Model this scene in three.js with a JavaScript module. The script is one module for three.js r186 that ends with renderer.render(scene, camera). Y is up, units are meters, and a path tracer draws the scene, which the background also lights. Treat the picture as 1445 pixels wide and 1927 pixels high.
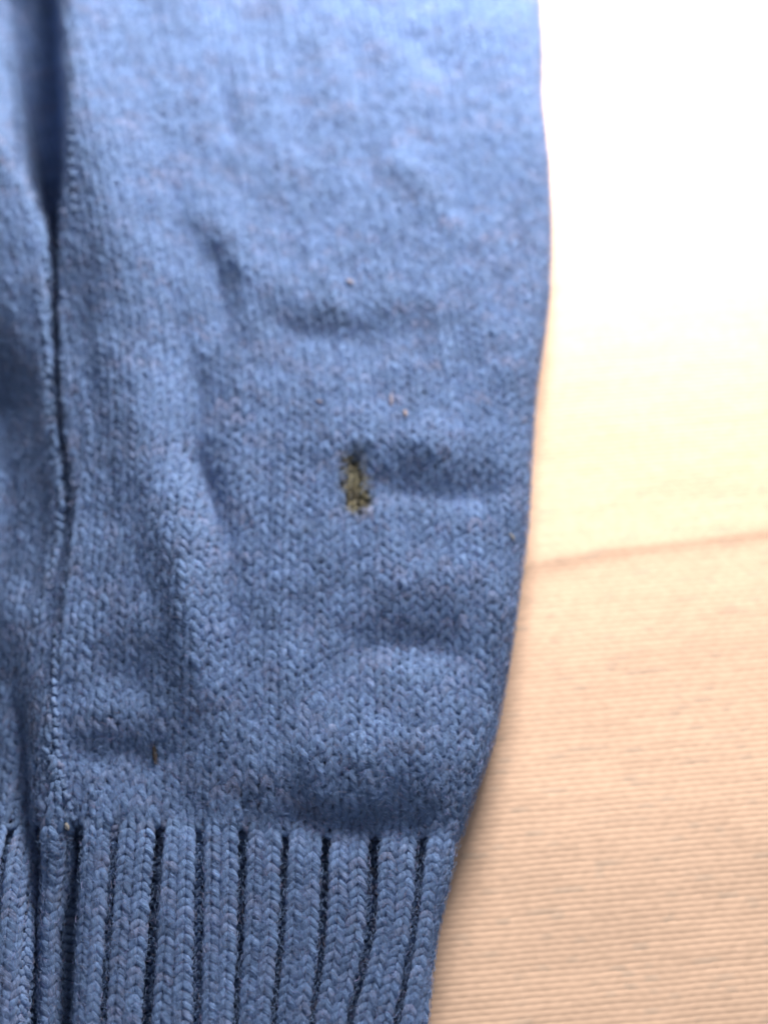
import * as THREE from 'three';
import { ImprovedNoise } from 'three/addons/math/ImprovedNoise.js';

// ---------------------------------------------------------------- camera, light, exposure
const TILT = 23 * Math.PI / 180, DIST = 0.25, FOV = 45;
const scene = new THREE.Scene();
const camera = new THREE.PerspectiveCamera(FOV, 767 / 1024, 0.02, 5);
camera.up.set(0, 0, -1);
camera.position.set(0, DIST * Math.cos(TILT), DIST * Math.sin(TILT));
camera.lookAt(0, 0, 0);
camera.focus = 0.21;
camera.userData.fStop = 6.3;

const renderer = new THREE.WebGLRenderer({ antialias: true });
renderer.toneMapping = THREE.LinearToneMapping;
renderer.toneMappingExposure = 1;
renderer.shadowMap.enabled = true;

scene.background = new THREE.Color(0.22, 0.23, 0.25);            // dim even light of the room
const lamp = new THREE.RectAreaLight(new THREE.Color(1.0, 0.93, 0.86), 74, 0.11, 0.095);
lamp.name = 'soft_window_light';
lamp.position.set(0.05, 0.155, -0.235);
lamp.lookAt(0.01, 0, -0.085);
scene.add(lamp);

// ---------------------------------------------------------------- helpers
const noiseGen = new ImprovedNoise();
const N3 = (x, y, z) => noiseGen.noise(x, y, z);
let seed = 20240611;
const rnd = () => { seed = (seed + 0x6d2b79f5) | 0; let t = Math.imul(seed ^ (seed >>> 15), 1 | seed); t = (t + Math.imul(t ^ (t >>> 7), 61 | t)) ^ t; return ((t ^ (t >>> 14)) >>> 0) / 4294967296; };
const hash = (a, b, c = 0) => { let h = Math.imul(a | 0, 374761393) ^ Math.imul(b | 0, 668265263) ^ Math.imul(c | 0, 2147483647); h = Math.imul(h ^ (h >>> 13), 1274126177); h ^= h >>> 16; return (h >>> 0) / 4294967296; };
const clamp = (x, a = 0, b = 1) => Math.min(b, Math.max(a, x));
const smooth = (a, b, x) => { const t = clamp((x - a) / (b - a)); return t * t * (3 - 2 * t); };
const lerp = (a, b, t) => a + (b - a) * t;
function curve(pts) {                                            // smooth curve through (key, value) pairs
  return (y) => {
    const n = pts.length;
    if (y <= pts[0][0]) return pts[0][1];
    if (y >= pts[n - 1][0]) return pts[n - 1][1];
    let i = 0; while (y > pts[i + 1][0]) i++;
    const p0 = pts[Math.max(0, i - 1)], p1 = pts[i], p2 = pts[i + 1], p3 = pts[Math.min(n - 1, i + 2)];
    const m1 = (p2[1] - p0[1]) / (p2[0] - p0[0]), m2 = (p3[1] - p1[1]) / (p3[0] - p1[0]), d = p2[0] - p1[0], t = (y - p1[0]) / d;
    const t2 = t * t, t3 = t2 * t;
    return (2 * t3 - 3 * t2 + 1) * p1[1] + (t3 - 2 * t2 + t) * m1 * d + (-2 * t3 + 3 * t2) * p2[1] + (t3 - t2) * m2 * d;
  };
}
// Plan coordinates: places on the table are measured in the photograph's pixels on a plane 8.5 mm above it.
const F = 963.5 / Math.tan(FOV * Math.PI / 360), CT = Math.cos(TILT), ST = Math.sin(TILT), LEVEL = 0.0085;
function toGround(X, Y, level = LEVEL) {                                        // plan pixel -> [x, z] in metres
  const a = (X - 722.5) / F, b = (963.5 - Y) / F;
  const dy = -CT + b * ST, dz = -ST - b * CT, t = (level - DIST * CT) / dy;
  return [a * t, DIST * ST + dz * t];
}
function toPlan(x, z) {                                          // metres -> plan pixel
  const py = LEVEL - DIST * CT, pz = z - DIST * ST;
  const depth = -(py * CT + pz * ST), up = py * ST - pz * CT;
  return [722.5 + F * x / depth, 963.5 - F * up / depth];
}

// ---------------------------------------------------------------- the lie of the knitted fabric
const rightEdge = curve([[-200, 1004], [0, 1010], [80, 1014], [180, 1012], [300, 1024], [440, 1029], [580, 1022], [720, 1001], [850, 991], [980, 984], [1130, 964], [1270, 944], [1390, 918], [1500, 880], [1560, 862], [1650, 842], [1750, 815], [1850, 803], [1927, 802], [2100, 802]]);
const cuffLine = (X) => 1566 + 10 * Math.sin(X / 150) + 8 * smooth(520, 700, X) - 16 * smooth(700, 860, X);
const foldX = curve([[-200, 46], [0, 53], [200, 72], [350, 96], [450, 114], [520, 118], [650, 112], [800, 118], [950, 134], [1060, 122], [1200, 96], [1350, 70]]);
const foldW = curve([[-200, 72], [0, 70], [200, 63], [350, 44], [450, 20], [520, 10], [650, 10], [800, 11], [950, 11], [1060, 16], [1350, 30]]);
const foldD = curve([[-200, 20], [300, 19.5], [450, 14], [650, 6.5], [800, 5], [950, 4.6], [1060, 3.2], [1200, 2.6], [1350, 1.6], [1480, 0]]);
const lowAW = curve([[1300, 26], [1500, 30], [1650, 22], [1900, 17]]);
const lowAX = curve([[1250, 30], [1400, 42], [1700, 54], [1927, 57], [2100, 57]]), lowAD = curve([[1250, 0], [1400, 4], [1600, 6], [2100, 6.5]]);
const lowBX = curve([[1440, 132], [1560, 134], [1650, 127], [1800, 119], [2100, 115]]), lowBD = curve([[1500, 0], [1620, 4.5], [1750, 6.5], [2100, 6.5]]);
function segDist(px, py, pts) {                                  // distance to a polyline, side of it, and how far along
  let best = 1e9, side = 1, along = 0;
  for (let i = 0; i + 1 < pts.length; i++) {
    const [ax, ay] = pts[i], [bx, by] = pts[i + 1], dx = bx - ax, dy = by - ay, t = clamp(((px - ax) * dx + (py - ay) * dy) / (dx * dx + dy * dy));
    const ex = px - ax - dx * t, ey = py - ay - dy * t, d = Math.hypot(ex, ey);
    if (d < best) { best = d; side = dx * ey - dy * ex; along = (i + t) / (pts.length - 1); }
  }
  return [best, side, along];
}
// creases: polyline, height in mm, reach on its right-hand and left-hand side as one walks along it
const creases = [
  { p: [[90, -80], [130, 130], [190, 280], [235, 420], [262, 560], [255, 700], [292, 880], [336, 1040], [356, 1200], [385, 1380], [395, 1500]], a: 3.3, l: 70, r: 70 },
  { p: [[250, 40], [300, 240], [345, 400], [372, 560], [365, 700], [395, 880], [430, 1040], [448, 1200], [460, 1340]], a: -1.6, l: 34, r: 34 },
  { p: [[320, 840], [352, 980], [366, 1120], [382, 1260], [392, 1380]], a: 1.7, l: 46, r: 34 },
  { p: [[330, 330], [385, 440], [455, 510], [540, 580], [610, 606], [760, 592], [900, 570]], a: 1.5, l: 70, r: 30 },
  { p: [[352, 400], [372, 600], [380, 760]], a: 0.9, l: 30, r: 22 },
  { p: [[370, 430], [415, 510], [430, 580], [448, 700]], a: -1.5, l: 26, r: 30 },
  { p: [[352, 800], [380, 890], [400, 960], [425, 1070]], a: -2.4, l: 26, r: 24 },
  { p: [[560, 850], [680, 846], [800, 848], [1020, 890]], a: 1.3, l: 50, r: 34 },
  { p: [[640, 915], [740, 935], [860, 945], [1010, 930]], a: -1.4, l: 40, r: 30 },
  { p: [[680, 1080], [800, 1100], [930, 1090]], a: 1.0, l: 50, r: 45 },
  { p: [[600, 1215], [720, 1218], [820, 1225], [960, 1245]], a: -2.2, l: 55, r: 45 },
  { p: [[360, 1450], [560, 1438], [720, 1428], [820, 1420], [1000, 1400]], a: 2.6, l: 95, r: 90 },
  { p: [[400, 1530], [540, 1540], [660, 1556], [780, 1560], [900, 1545]], a: -0.9, l: 36, r: 44 },
  { p: [[150, 1150], [250, 1180], [330, 1160]], a: 0.7, l: 60, r: 60 },
  { p: [[100, 1360], [190, 1345], [260, 1345], [350, 1370]], a: 0.8, l: 45, r: 34 },
  { p: [[100, 1420], [190, 1420], [270, 1425], [370, 1440]], a: -0.8, l: 34, r: 30 },
  { p: [[725, 270], [775, 350], [830, 420], [890, 500]], a: 1.3, l: 26, r: 30 },
  { p: [[420, 130], [436, 230], [455, 320]], a: -1.1, l: 20, r: 20 },
  { p: [[560, 20], [640, 180], [690, 330]], a: 1.0, l: 34, r: 34 },
  { p: [[740, 60], [800, 130], [900, 190]], a: -1.3, l: 40, r: 34 },
  { p: [[470, 1180], [640, 1200]], a: -0.6, l: 60, r: 60 },
  { p: [[430, 640], [600, 660], [860, 650]], a: -0.7, l: 40, r: 60 },
  { p: [[98, 1190], [100, 1330], [104, 1440], [126, 1540], [152, 1610]], a: 1.1, l: 12, r: 10 },
  { p: [[30, 1050], [20, 1180], [60, 1120]], a: 0.8, l: 40, r: 40 },
  { p: [[10, 640], [30, 800], [40, 1000]], a: -0.8, l: 30, r: 30 },
];
for (const c of creases) { c.x0 = Math.min(...c.p.map((q) => q[0])) - 3 * Math.max(c.l, c.r); c.x1 = Math.max(...c.p.map((q) => q[0])) + 3 * Math.max(c.l, c.r); c.y0 = Math.min(...c.p.map((q) => q[1])) - 3 * Math.max(c.l, c.r); c.y1 = Math.max(...c.p.map((q) => q[1])) + 3 * Math.max(c.l, c.r); }
const gauss = (d) => Math.exp(-d * d);
function lie(X, Y) {                                             // height of the fabric's middle in mm
  let h = lerp(11.5, 9.0, smooth(1100, 1600, Y)) + 7.5 * smooth(520, 150, X) * smooth(760, 320, Y) * smooth(-40, 60, X + 30);
  h += 0.9 * Math.sin((X - 130) / 900 * Math.PI) * smooth(100, 300, X);
  for (const c of creases) {
    if (X < c.x0 || X > c.x1 || Y < c.y0 || Y > c.y1) continue;
    const [d, s, t] = segDist(X, Y, c.p);
    h += 1.2 * c.a * gauss(d / (s > 0 ? c.r : c.l)) * smooth(-0.02, 0.36, t) * smooth(1.02, 0.64, t);
  }
  const fd = (X - foldX(Y)) / foldW(Y);                          // the deep fold beside the side seam
  h -= foldD(Y) * Math.exp(-Math.pow(Math.abs(fd), 4));
  h -= lowAD(Y) * gauss((X - lowAX(Y)) / lowAW(Y)) + lowBD(Y) * gauss((X - lowBX(Y)) / 22);
  h -= 2.2 * smooth(1560, 1680, Y) * gauss((X - 88) / 40);
  h -= 0.075 * clamp(foldX(Y) - 8 - X, 0, 130) * smooth(540, 760, Y) * smooth(1640, 1520, Y);
  h -= 2.2 * smooth(foldX(Y) + 5, foldX(Y) - 40, X) * smooth(560, 760, Y) * smooth(1560, 1400, Y);
  h += 34 * smooth(-70, -230, Y) * smooth(-420, -260, Y) * gauss((X - 78) / 85);   // the sleeve's upper end, bunched up beyond the frame
  const k = smooth(1640, 1500, Y);                               // small unevenness, drawn out along the wales
  const xs = X - 0.15 * Math.min(0, Y - 700);
  h += k * (1.5 * N3(xs / 110, Y / 280, 3.3) + 0.55 * N3(xs / 52, Y / 120, 8.1) + 0.28 * N3(xs / 30, Y / 44, 5.7));
  return h;
}
function fabricPoint(x, z, lift, out) {                          // a flat place on the fabric (metres) -> where it lies, the right edge rolled under
  const [X, Y] = toPlan(x, z);
  const rho = lerp(42, 32, smooth(1300, 1600, Y)), px = toGround(X + 1, Y)[0] - x;
  const e = rightEdge(Y), over = (X - (e - rho)) / rho;
  let h, nx = x;
  if (over <= 0) h = lie(X, Y);
  else {
    const th = Math.min(over, 2.8);
    h = lie(e - rho + Math.min(over, 1) * rho * 0.5, Y);
    const drop = lerp(4.3, 3.6, smooth(1300, 1600, Y));
    h = h - drop * (1 - Math.cos(th));
    nx = x + ((e - rho + rho * Math.sin(th)) - X) * px;
  }
  return out.set(nx, Math.max(0.7, h + lift) / 1000, z);
}

// ---------------------------------------------------------------- ribs of the cuff
const ribEdgesTop = [-62, 8, 72, 150, 212, 301, 377, 458, 536, 610, 700, 792, 862];
const ribEdgesLow = [-82, -12, 57, 118, 196, 279, 376, 446, 517, 591, 660, 754, 812];
const ribBend = [0, 0, 0, 0, 0, 0, 0, 2, 4, 4, 16, 6, 0];
const ribEdge = (i, Y) => {
  const t = (Y - 1620) / 280;
  return lerp(ribEdgesTop[i], ribEdgesLow[i], clamp(t, -0.35, 1.3)) + ribBend[i] * Math.sin(Math.PI * clamp(t));
};

// ---------------------------------------------------------------- yarn
class Yarn {                                                     // collects swept strands into one mesh
  constructor() { this.p = []; this.n = []; this.uv = []; this.c = []; this.i = []; }
  strand(pts, rad, col, sides = 7, phase = 0) {
    const n = pts.length; if (n < 2) return;
    const base = this.p.length / 3, T = new THREE.Vector3(), A = new THREE.Vector3(0.31, 0.9, 0.22), B = new THREE.Vector3(), C = new THREE.Vector3();
    let len = phase;
    for (let k = 0; k < n; k++) {
      const a = pts[Math.max(0, k - 1)], b = pts[Math.min(n - 1, k + 1)];
      T.subVectors(b, a).normalize();
      A.addScaledVector(T, -A.dot(T)).normalize();
      B.crossVectors(T, A);
      if (k) len += pts[k].distanceTo(pts[k - 1]);
      const r = rad[k], cc = col[k];
      for (let s = 0; s <= sides; s++) {
        const th = s / sides * 2 * Math.PI, ca = Math.cos(th), sa = Math.sin(th);
        C.set(A.x * ca + B.x * sa, A.y * ca + B.y * sa, A.z * ca + B.z * sa);
        this.p.push(pts[k].x + C.x * r, pts[k].y + C.y * r, pts[k].z + C.z * r);
        this.n.push(C.x, C.y, C.z);
        this.uv.push(len / 0.012, s / sides);
        this.c.push(cc[0], cc[1], cc[2]);
      }
    }
    const w = sides + 1;
    for (let k = 0; k + 1 < n; k++) for (let s = 0; s < sides; s++) {
      const a = base + k * w + s;
      this.i.push(a, a + 1, a + w, a + 1, a + w + 1, a + w);
    }
  }
  build(name, mat, parent) {
    const g = new THREE.BufferGeometry();
    g.setAttribute('position', new THREE.BufferAttribute(new Float32Array(this.p), 3));
    g.setAttribute('normal', new THREE.BufferAttribute(new Float32Array(this.n), 3));
    g.setAttribute('uv', new THREE.BufferAttribute(new Float32Array(this.uv), 2));
    g.setAttribute('color', new THREE.BufferAttribute(new Float32Array(this.c), 3));
    g.setIndex(new THREE.BufferAttribute(new Uint32Array(this.i), 1));
    const m = new THREE.Mesh(g, mat); m.name = name; m.castShadow = m.receiveShadow = true; parent.add(m); return m;
  }
}
// fibres of the heathered wool: twisted streaks of blue, lilac and pale grey
function woolTextures() {
  const W = 512, H = 128, col = new Uint8Array(W * H * 4), hgt = new Uint8Array(W * H * 4);
  for (let y = 0; y < H; y++) for (let x = 0; x < W; x++) {
    const u = x / W, v = (y / H + 3 * u) % 1;                    // three turns of twist along the tile
    const a = v * 2 * Math.PI, cx = Math.cos(a), cy = Math.sin(a), b = u * 2 * Math.PI, bx = Math.cos(b), by = Math.sin(b);
    const s = N3(cx * 3.2 + 10, cy * 3.2 + bx * 0.9, by * 0.9), f = N3(cx * 9 + bx * 1.7, cy * 9 + 4, by * 1.7 + 7), g = N3(cx * 20 + bx * 3, cy * 20 + by * 3, 2.2);
    const t = 0.55 * s + 0.75 * f + 0.6 * g, o = (y * W + x) * 4;
    const pink = smooth(0.18, 0.5, N3(cx * 5 - 7, cy * 5 + bx * 1.2, by * 1.2 + 31));
    const k = clamp(1 + 0.42 * t, 0.45, 1.5);
    const rgb = [0.62 * k + 0.22 * pink, 0.66 * k + 0.06 * pink, 0.68 * k - 0.02 * pink];
    for (let c = 0; c < 3; c++) col[o + c] = 255 * clamp(rgb[c]);
    col[o + 3] = 255;
    const hh = clamp(0.5 + 0.45 * (0.5 * f + 0.6 * g + 0.4 * Math.cos(2 * a)));
    hgt[o] = hgt[o + 1] = hgt[o + 2] = 255 * hh; hgt[o + 3] = 255;
  }
  const make = (d) => { const t = new THREE.DataTexture(d, W, H); t.wrapS = t.wrapT = THREE.RepeatWrapping; t.magFilter = t.minFilter = THREE.LinearFilter; t.needsUpdate = true; return t; };
  return [make(col), make(hgt)];
}
const [woolColor, woolHeight] = woolTextures();
const wool = new THREE.MeshPhysicalMaterial({ name: 'blue_wool', color: new THREE.Color(1, 1, 1), vertexColors: true, map: woolColor, bumpMap: woolHeight, bumpScale: 0.0004, roughness: 1, specularIntensity: 0.15, transmission: 0.25, thickness: 0, sheen: 0.5, sheenColor: new THREE.Color(0.55, 0.6, 0.75), sheenRoughness: 0.7 });
const fuzzMat = new THREE.MeshPhysicalMaterial({ name: 'wool_fibres', roughness: 0.9, specularIntensity: 0.3 });
const BLUE = [0.32, 0.487, 0.87];
function dye(a, b, c = 0) {                                      // tone of one stretch of yarn
  const k = 1 + 0.40 * (hash(a, b, 11 + c) - 0.5), m = hash(a, b, 37 + c), p = m > 0.8 ? (m - 0.8) * 3.5 : 0;
  return [BLUE[0] * k * (1 + 0.55 * p), BLUE[1] * k * (1 + 0.02 * p), BLUE[2] * k * (1 - 0.14 * p)];
}

// knitting grid: wale u and course v -> flat place on the table
const WALE = 0.00288, COURSE = 0.00192;
const [gx0, gzCuff] = toGround(520, 1566);
const lean = (u, z) => {                                         // wales lean to the left towards the far end
  const d = Math.max(0, (gzCuff - 0.075) - z), s = d * d / (d + 0.02);
  return -s * lerp(0.26, 0.10, clamp((u + 13) / 32));
};
const flat = (u, v) => {
  const z = gzCuff - v * COURSE + 0.0012 * Math.sin(u * 0.148 + 0.4) + 0.0003 * N3(u * 0.35, v * 0.2, 1.1);
  const x = gx0 + u * WALE + lean(u, z) + 0.0005 * N3(u * 0.3, v * 0.11, 4.4);
  return [x, z];
};
const P0 = new THREE.Vector3(), P1 = new THREE.Vector3(), P2 = new THREE.Vector3(), NN = new THREE.Vector3();
function onFabric(u, v, lift, out) {
  const e = 0.25;
  let f = flat(u, v); fabricPoint(f[0], f[1], 0, P0);
  let g = flat(u + e, v); fabricPoint(g[0], g[1], 0, P1);
  g = flat(u, v + e); fabricPoint(g[0], g[1], 0, P2);
  P1.sub(P0); P2.sub(P0); NN.crossVectors(P1, P2).normalize();
  if (NN.lengthSq() < 0.5) NN.set(0, 1, 0);
  return out.copy(P0).addScaledVector(NN, lift);
}

const sweater = new THREE.Group(); sweater.name = 'knit_sweater';
sweater.userData = { label: 'blue knit wool sweater with ribbed cuff and olive worn spot on beige cloth', category: 'sweater' };
sweater.position.set(0, 0, 0);
scene.add(sweater);

const body = new Yarn(), side = new Yarn(), worn = new Yarn();
const OLIVE = [[0.36, 0.33, 0.23], [0.21, 0.19, 0.125], [0.29, 0.255, 0.165], [0.13, 0.115, 0.08]];
const SEG = 16, RAD = 0.00072;
const fuzzSpots = [];
const stain = (X, Y) => {                                       // olive stain with a ragged outline, 0 to 1
  const cx = 669 + 0.09 * (Y - 920), dx = (X - cx) / 30, dy = (Y - 930) / 62, r = Math.pow(Math.pow(Math.abs(dx), 3) + Math.pow(Math.abs(dy), 3), 1 / 3);
  return clamp((1.12 + 0.34 * N3(X / 9, Y / 9, 17.7) - r) * 2.4);
};
const wornAt = (X, Y) => Math.abs(X - (672 + 0.09 * (Y - 920))) < 17 && Math.abs(Y - 927) < 46;
let stitches = 0;
for (let v = 1; v < 150; v++) {
  let run = null, target = null, pts = [], rad = [], col = [];
  const flush = () => { if (target && pts.length > 2) target.strand(pts, rad, col, target === worn ? 6 : 7, v * 0.37); pts = []; rad = []; col = []; };
  for (let u = -26; u < 30; u++) {
    const [fx, fz] = flat(u + 0.5, v), [X, Y] = toPlan(fx, fz);
    const e = rightEdge(Y), inside = X > -70 && X < e + 70 && Y > (X < 200 ? -330 : -90) && Y < cuffLine(X) + 14;
    if (!inside) { flush(); target = null; continue; }
    const isWorn = wornAt(X, Y), next = isWorn ? worn : X < foldX(Y) + (Y > 1100 ? 0 : 0) ? side : body;
    if (next !== target) { if (pts.length) { const lp = pts[pts.length - 1], lc = col[col.length - 1]; flush(); if (!isWorn) { } } target = next; }
    const j5 = hash(u, v, 6) - 0.5, j6 = hash(u, v, 7) - 0.5, j1 = hash(u, v, 1) - 0.5, j2 = hash(u, v, 2) - 0.5, j3 = hash(u, v, 3) - 0.5, j4 = hash(u, v, 4) - 0.5, ol = OLIVE[Math.floor(hash(u, v, 9) * 4)], c0 = dye(Math.floor(u / 2 + v * 0.37), v), c1 = dye(u, v, 5);
    const amp = (0.86 + 0.2 * j1), wide = 0.215 + 0.05 * j2;
    for (let k = 0; k < SEG; k++) {
      const t = k / SEG * 2 * Math.PI;
      const du = k / SEG + wide * Math.sin(2 * t) + 0.11 * j3 * Math.sin(t) + 0.09 * j5, dv = amp * Math.cos(t) + 0.28 * j2 * Math.sin(t) + 0.32 * j4 + 0.2 * j6 * Math.sin(2 * t);
      const p = onFabric(u + du, v + dv, (-0.00022 * Math.cos(2 * t) + 0.00038 * j4 * Math.sin(t) + 0.00026 * j6 - (isWorn ? 0.0005 : 0)), new THREE.Vector3());
      pts.push(p);
      rad.push((isWorn ? 0.7 : 1) * RAD * (1 + 0.34 * j1 + 0.1 * Math.sin(3 * t + u) + 0.12 * N3(p.x * 1600, p.y * 1600, p.z * 1600)));
      const w = 0.5 + 0.5 * Math.cos(t);
      const sp = toPlan(p.x, p.z), st = sp[0] > 600 && sp[0] < 740 && sp[1] > 830 && sp[1] < 1010 ? stain(sp[0], sp[1]) : 0;
      col.push([lerp(lerp(c1[0], c0[0], w), ol[0], st), lerp(lerp(c1[1], c0[1], w), ol[1], st), lerp(lerp(c1[2], c0[2], w), ol[2], st)]);
    }
    stitches++;
    if (!isWorn) fuzzSpots.push([u, v]);
  }
  flush();
}
body.build('knit_body', wool, sweater);
side.build('knit_side', wool, sweater);
const wm = worn.build('worn_spot', wool, sweater);
wm.userData.label = 'olive stained worn stitches';

// ---------------------------------------------------------------- ribbed cuff: two raised knit wales to a rib, purl stitches sunk between
const RIBC = 0.0015;
const ribSpan = (i, Y) => {
  const t = clamp((Y - 1620) / 280, -0.35, 1.3);
  return i === 1 ? [ribEdge(1, Y), lerp(58, 52, t)] : i === 2 ? [lerp(70, 64, t), lerp(146, 104, smooth(-0.25, 0.55, t))] : i === 3 ? [lerp(152, 137, t), ribEdge(4, Y)] : [ribEdge(i, Y), ribEdge(i + 1, Y)];
};
function ribPoint(i, s, zz, lift, out) {                         // s across one rib, 0 to 1 with the grooves at its ends
  const Y = toPlan(0, zz)[1], [a, b] = ribSpan(i, Y), X = lerp(a, b, s), g = toGround(X, Y);
  fabricPoint(g[0], g[1], 0, out);
  const grow = smooth(1548, 1620, Y), q = Math.abs(2 * s - 1), prof = Math.sqrt(Math.max(0, 1 - Math.pow(q, 3.6)));
  out.y += (grow * (4.4 * prof - 3.2 - 0.9 * hash(i, 3)) + lift) / 1000;
  out.y = Math.max(out.y, 0.0008);
  return out;
}
const R0 = new THREE.Vector3(), R1 = new THREE.Vector3(), R2 = new THREE.Vector3();
function onRib(i, s, z, lift, out) {
  ribPoint(i, s, z, 0, R0); ribPoint(i, s + 0.04, z, 0, R1); ribPoint(i, s, z - 0.0006, 0, R2);
  R1.sub(R0); R2.sub(R0); NN.crossVectors(R1, R2).normalize();
  return out.copy(R0).addScaledVector(NN, lift);
}
for (let i = 0; i < 12; i++) {
  const rib = new Yarn(), purl = new Yarn();
  for (let v = -1; v < 34; v++) {
    const z = gzCuff + 0.0004 + v * RIBC + 0.0004 * Math.sin(i * 1.9);
    const Y = toPlan(0, z)[1]; if (Y < 1538) continue;
    const pts = [], rad = [], col = [];
    for (let w = 0; w < 2; w++) {
      const j1 = hash(i * 2 + w, v, 21) - 0.5, j2 = hash(i * 2 + w, v, 22) - 0.5, j3 = hash(i * 2 + w, v, 23) - 0.5, c0 = dye(i * 2 + w + 60, v), c1 = dye(i * 2 + w + 60, v, 5);
      for (let k = 0; k < SEG + (w === 1 ? 1 : 0); k++) {
        const t = k / SEG * 2 * Math.PI, du = k / SEG + 0.2 * Math.sin(2 * t) + 0.04 * j3 * Math.sin(t);
        const s = lerp(0.125, 0.875, (w + du) / 2);
        pts.push(onRib(i, s, z + RIBC * (-(0.9 + 0.2 * j1) * Math.cos(t) + 0.2 * j2 * Math.sin(t) + 0.18 * j3), -0.00032 * Math.cos(2 * t) + 0.0003 * j3 * Math.sin(t), new THREE.Vector3()));
        rad.push(RAD * 0.95 * (1 + 0.28 * j1 + 0.1 * Math.sin(3 * t + i)));
        const q = 0.5 + 0.5 * Math.cos(t);
        col.push([lerp(c1[0], c0[0], q), lerp(c1[1], c0[1], q), lerp(c1[2], c0[2], q)]);
      }
    }
    rib.strand(pts, rad, col, 7, v * 0.61 + i);
    const sink = i > 6 ? 0.0030 : [0.0024, 0.0030, 0.0030, 0.0006, 0.0026, 0.0012, 0.0024][i], pp = [], pr = [], pc = [], cc = dye(i + 90, v);         // purl bump across the groove to the next rib
    for (let k = 0; k <= 8; k++) {
      const a = k / 8, s = 0.90 + 0.2 * a;
      const q = s < 1 || i === 11 ? [i, s] : [i + 1, s - 1], arch = Math.sin(a * Math.PI);
      pp.push(ribPoint(q[0], q[1], z + RIBC * 0.5 * arch, 0.3 * arch - sink * 1000, new THREE.Vector3()));
      pr.push(RAD * 1.15); pc.push(cc);
    }
    if (i < 11) purl.strand(pp, pr, pc, 6, v);
  }
  const m = rib.build(i ? 'rib_' + String(i).padStart(3, '0') : 'rib', wool, sweater);
  if (i < 11) purl.build('purl_groove', wool, m);
}

// ---------------------------------------------------------------- inner face of the knit, just under the stitches
{
  const g = new THREE.BufferGeometry(), p = [], c = [], uv = [], idx = [], nu = 120, nv = 300, v3 = new THREE.Vector3();
  for (let b = 0; b <= nv; b++) for (let a = 0; a <= nu; a++) {
    const Y = lerp(-340, 2010, b / nv), e = rightEdge(Y), X = lerp(-90, e + 70, a / nu), q = toGround(X, Y);
    const hole = wornAt(X, Y) ? 0.8 : 0, cuff = smooth(1548, 1600, Y);
    fabricPoint(q[0], q[1], -1.25 - hole - 5.5 * cuff, v3);
    p.push(v3.x, Math.max(0.0005, v3.y), v3.z); uv.push(q[0] / 0.012, q[1] / 0.004);
    const k = 0.8 + 0.3 * N3(X / 9, Y / 9, 2);
    c.push(BLUE[0] * k, BLUE[1] * k, BLUE[2] * k);
  }
  for (let b = 0; b < nv; b++) for (let a = 0; a < nu; a++) { const o = b * (nu + 1) + a; idx.push(o, o + nu + 1, o + 1, o + 1, o + nu + 1, o + nu + 2); }
  g.setAttribute('position', new THREE.Float32BufferAttribute(p, 3)); g.setAttribute('uv', new THREE.Float32BufferAttribute(uv, 2)); g.setAttribute('color', new THREE.Float32BufferAttribute(c, 3)); g.setIndex(idx); g.computeVertexNormals();
  const m = new THREE.Mesh(g, wool); m.name = 'inner_face'; m.castShadow = m.receiveShadow = true; sweater.add(m);
}

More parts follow.
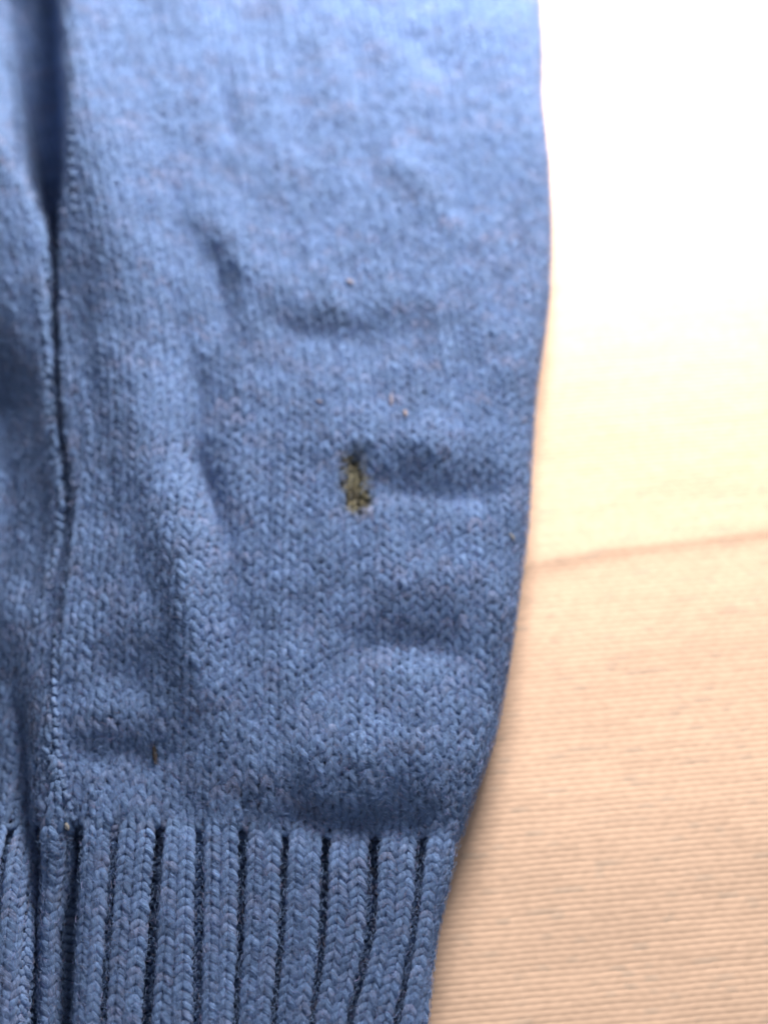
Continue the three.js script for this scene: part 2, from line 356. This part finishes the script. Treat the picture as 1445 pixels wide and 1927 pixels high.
// ---------------------------------------------------------------- loose fibres matted over the wool
{
  const hairShape = (k) => {                                     // one bent fibre, 1 mm long, lying along x
    const p = [], n = [], idx = [], r = 0.000022;
    for (let i = 0; i < 4; i++) {
      const t = i / 3, x = 0.001 * t, y = 0.00022 * Math.sin(t * Math.PI * (0.8 + 0.3 * k)), z = 0.00028 * Math.sin(t * (2 + k) + k) - 0.00028 * Math.sin(k);
      for (let s = 0; s < 3; s++) { const th = s * 2.0944; p.push(x, y + r * Math.cos(th), z + r * Math.sin(th)); n.push(0, Math.cos(th), Math.sin(th)); }
    }
    for (let i = 0; i < 3; i++) for (let s = 0; s < 3; s++) { const o = i * 3 + s, o2 = i * 3 + (s + 1) % 3; idx.push(o, o2, o + 3, o2, o2 + 3, o + 3); }
    const g = new THREE.BufferGeometry();
    g.setAttribute('position', new THREE.Float32BufferAttribute(p, 3)); g.setAttribute('normal', new THREE.Float32BufferAttribute(n, 3)); g.setIndex(idx);
    return g;
  };
  const P = new THREE.Vector3(), X = new THREE.Vector3(), Y = new THREE.Vector3(), Z = new THREE.Vector3(), M = new THREE.Matrix4(), col = new THREE.Color();
  const mats = [[], [], []], cols = [[], [], []];
  const put = (up, lenLo, lenHi) => {
    const v = Math.floor(rnd() * 3), L = lerp(lenLo, lenHi, rnd() * rnd());
    X.set(rnd() - 0.5, rnd() - 0.5, rnd() - 0.5); X.addScaledVector(NN, -X.dot(NN)).normalize().addScaledVector(NN, up * (rnd() - 0.35)).normalize();
    Z.crossVectors(X, NN).normalize(); Y.crossVectors(Z, X);
    M.makeBasis(X.multiplyScalar(L), Y.multiplyScalar(L > 1 ? 1 : L), Z.multiplyScalar(L > 1 ? 1 : L)).setPosition(P.x - X.x * 0.0005, P.y - X.y * 0.0005, P.z - X.z * 0.0005);
    mats[v].push(...M.elements);
    const k = 0.62 * (0.7 + 0.8 * rnd()), q = rnd();
    cols[v].push(...(q > 0.94 ? [0.42 * k, 0.42 * k, 0.56 * k] : q > 0.86 ? [BLUE[0] * k * 1.5, BLUE[1] * k, BLUE[2] * k] : [BLUE[0] * k, BLUE[1] * k, BLUE[2] * k]));
  };
  for (const [u, v] of fuzzSpots) for (let k = 0; k < 42; k++) {
    onFabric(u + rnd(), v + rnd() - 0.5, 0.0008 + 0.0006 * rnd(), P);
    put(k < 4 ? 1.3 : 0.5, 0.7, k < 3 ? 2.2 : 1.7);
  }
  for (const [u, v] of fuzzSpots) {                              // a thin halo where the fabric turns under
    const f = flat(u, v), q = toPlan(f[0], f[1]), e = rightEdge(q[1]);
    if (q[0] > e - 45 && q[0] < e + 30) for (let k = 0; k < 9; k++) { onFabric(u + rnd(), v + rnd() - 0.5, 0.0009, P); put(3.5, 0.9, 2.6); }
  }
  for (let i = 0; i < 12; i++) for (let k = 0; k < 3000; k++) {
    onRib(i, 0.14 + 0.72 * rnd(), gzCuff + rnd() * 0.047, 0.0008 + 0.0005 * rnd(), P);
    put(k % 9 ? 0.5 : 1.2, 0.6, 1.5);
  }
  for (let v = 0; v < 3; v++) {
    const n = mats[v].length / 16, m = new THREE.InstancedMesh(hairShape(v * 0.9), fuzzMat, n);
    m.instanceMatrix.array.set(mats[v]); m.instanceColor = new THREE.InstancedBufferAttribute(new Float32Array(cols[v]), 3);
    m.name = v ? 'wool_fuzz_00' + v : 'wool_fuzz'; m.userData.kind = 'stuff'; m.castShadow = m.receiveShadow = true; sweater.add(m);
  }
}

// ---------------------------------------------------------------- side seam and lint
{
  const lint = (name, X, Y, long, wide, angle, color, label) => {
    const y = new Yarn(), pts = [], rad = [], col = [];
    for (let k = 0; k <= 6; k++) {
      const t = k / 6 - 0.5, q = toGround(X + Math.cos(angle) * long * t, Y + Math.sin(angle) * long * t), p = fabricPoint(q[0], q[1], 1.0 + 0.35 * Math.cos(t * 3), new THREE.Vector3());
      pts.push(p); rad.push(wide * Math.sqrt(Math.max(0.02, 1 - 4 * t * t)) * (1 + 0.2 * Math.sin(k * 2.3))); col.push(color);
    }
    y.strand(pts, rad, col, 7, X);
    const m = y.build(name, wool, sweater); m.userData.label = label;
  };
  for (const [path, n, amp, name] of [[curve([[20, 106], [60, 112], [160, 136], [250, 154], [340, 164], [480, 166]]), [20, 470], 6, 'side_seam'], [curve([[1190, 110], [1330, 112], [1440, 118], [1540, 140], [1600, 156]]), [1190, 1548], 2.5, 'side_seam_001']]) {
    const seam = new Yarn(), pts = [], rad = [], col = [];
    for (let Y = n[0]; Y < n[1]; Y += 2.5) {
      const a = Y / 19 * 2 * Math.PI, q = toGround(path(Y) + amp * Math.sin(a) + 2 * N3(Y / 20, 1, 1), Y + 4 * Math.cos(2 * a));
      pts.push(fabricPoint(q[0], q[1], 0.75 + 0.4 * Math.cos(a), new THREE.Vector3())); rad.push(0.0005); col.push(dye(Math.floor(Y / 14), 200));
    }
    seam.strand(pts, rad, col, 7);
    seam.build(name, wool, sweater);
  }
  const f = 0.00028;
  lint('lint_speck', 238, 20, 20, 0.0005, 0.5, [1.0, 0.9, 0.95], 'pale pink lint speck near the seam');
  lint('lint_speck_001', 762, 803, 15, 0.00034, 1.3, [0.9, 0.7, 0.65], 'pinkish lint speck above the olive spot');
  lint('lint_speck_002', 962, 1022, 18, 0.00032, 0.8, [0.95, 0.88, 0.78], 'cream lint fibre at the right edge');
  lint('lint_speck_003', 128, 1556, 14, 0.00042, 1.4, [1.1, 1.0, 0.92], 'cream lint speck at the lower seam');
  lint('lint_speck_004', 736, 775, 26, f, 1.5, [0.8, 0.7, 0.8], 'pale lilac fibre above the olive spot');
  lint('lint_speck_005', 603, 782, 14, f, 0.2, [0.7, 0.6, 0.7], 'pinkish lint speck left of the olive spot');
  lint('lint_speck_006', 660, 560, 16, 0.0004, 0.4, [0.9, 0.8, 0.9], 'pale lint speck on the upper crease');
  lint('brown_fleck', 295, 1424, 40, 0.00046, 1.5, [0.12, 0.1, 0.095], 'brown fleck in the lower left dent');
}

// ---------------------------------------------------------------- beige cloth
{
  const WEFT = 1.05, WARP = 1.2, ROT = 0.085;                    // mm, mm, radians
  const cr = Math.cos(ROT), sr = Math.sin(ROT);
  const xs = [], zs = [];
  for (let x = -150; x < -6; x += 6) xs.push(x);
  for (let x = -6; x < 92; x += 0.3) xs.push(x);
  for (let x = 92; x <= 160; x += 6) xs.push(x);
  for (let z = -190; z < -142; z += 6) zs.push(z);
  for (let z = -142; z < 108; z += 0.21) zs.push(z);
  for (let z = 108; z <= 160; z += 6) zs.push(z);
  const c0 = toGround(985, 1060, 0), c1 = toGround(1445, 988, 0), cdx = c1[0] - c0[0], cdz = c1[1] - c0[1], cl = Math.hypot(cdx, cdz);
  const p = [], c = [], idx = [], nx = xs.length;
  for (const z of zs) for (const x of xs) {
    const wx = (x * cr + z * sr), wz = (-x * sr + z * cr);       // mm on the table
    const fine = smooth(-6, -4, x) * smooth(92, 90, x) * smooth(-142, -140, z) * smooth(108, 106, z);
    const zz = z + 0.16 * N3(x / 11, z / 8, 3.1) + 0.10 * N3(x / 3.2, z / 1.6, 9.1);
    const row = Math.floor(zz / WEFT), fr = zz / WEFT - row, xx = x + 0.18 * N3(row * 7.7, x / 4, 1.3);
    const slub = 1 + 0.5 * N3(row * 3.71, x / 6, 7.7);
    const body = Math.pow(Math.max(0, Math.sin(Math.PI * fr)), 0.7), over = 0.5 + 0.5 * Math.cos(2 * Math.PI * (xx / WARP) / 2 + Math.PI * row);
    let h = fine * (0.058 * body * (0.80 + 0.20 * over) * (0.8 + 0.35 * slub));
    const t = ((wx / 1000 - c0[0]) * cdx + (wz / 1000 - c0[1]) * cdz) / (cl * cl), d = ((wz / 1000 - c0[1]) * cdx - (wx / 1000 - c0[0]) * cdz) / cl * 1000 + 0.5 * Math.sin(t * 5) ;
    h += 0.5 * (d < 0 ? gauss(d / 6.0) : gauss(d / 2.2));
    h += 0.45 * N3(wx / 34, wz / 24, 6.2) + 0.05 * N3(wx / 9, wz / 6, 2.9);
    p.push(wx / 1000, (h - 0.1) / 1000, wz / 1000);
    const r1 = hash(row, Math.floor(xx / 14 + hash(row, 5) * 9), 77) - 0.5, r2 = N3(x / 1.6 + row * 5.3, row * 2.1, 4.2), r3 = N3(wx / 14, wz / 8, 12.2);
    const k = 1 + 0.08 * r1 + 0.10 * r2 + 0.04 * r3, grey = smooth(0.24, 0.6, N3(x / 5 + row * 9.1, row * 1.7, 21));
    c.push(0.80 * k * (1 - 0.13 * grey), 0.56 * k * (1 - 0.09 * grey), 0.412 * k * (1 - 0.06 * grey));
  }
  const nz = zs.length;
  for (let b = 0; b + 1 < nz; b++) for (let a = 0; a + 1 < nx; a++) { const o = b * nx + a; idx.push(o, o + nx, o + 1, o + 1, o + nx, o + nx + 1); }
  const g = new THREE.BufferGeometry();
  g.setAttribute('position', new THREE.Float32BufferAttribute(p, 3)); g.setAttribute('color', new THREE.Float32BufferAttribute(c, 3)); g.setIndex(idx); g.computeVertexNormals();
  const m = new THREE.Mesh(g, new THREE.MeshStandardMaterial({ name: 'beige_weave', vertexColors: true, roughness: 0.9 }));
  m.name = 'woven_cloth'; m.castShadow = m.receiveShadow = true;
  m.userData = { label: 'beige woven cloth with a shallow crease, spread flat under the blue sweater', category: 'cloth' };
  scene.add(m);
}
console.log('stitches', stitches);
renderer.render(scene, camera);
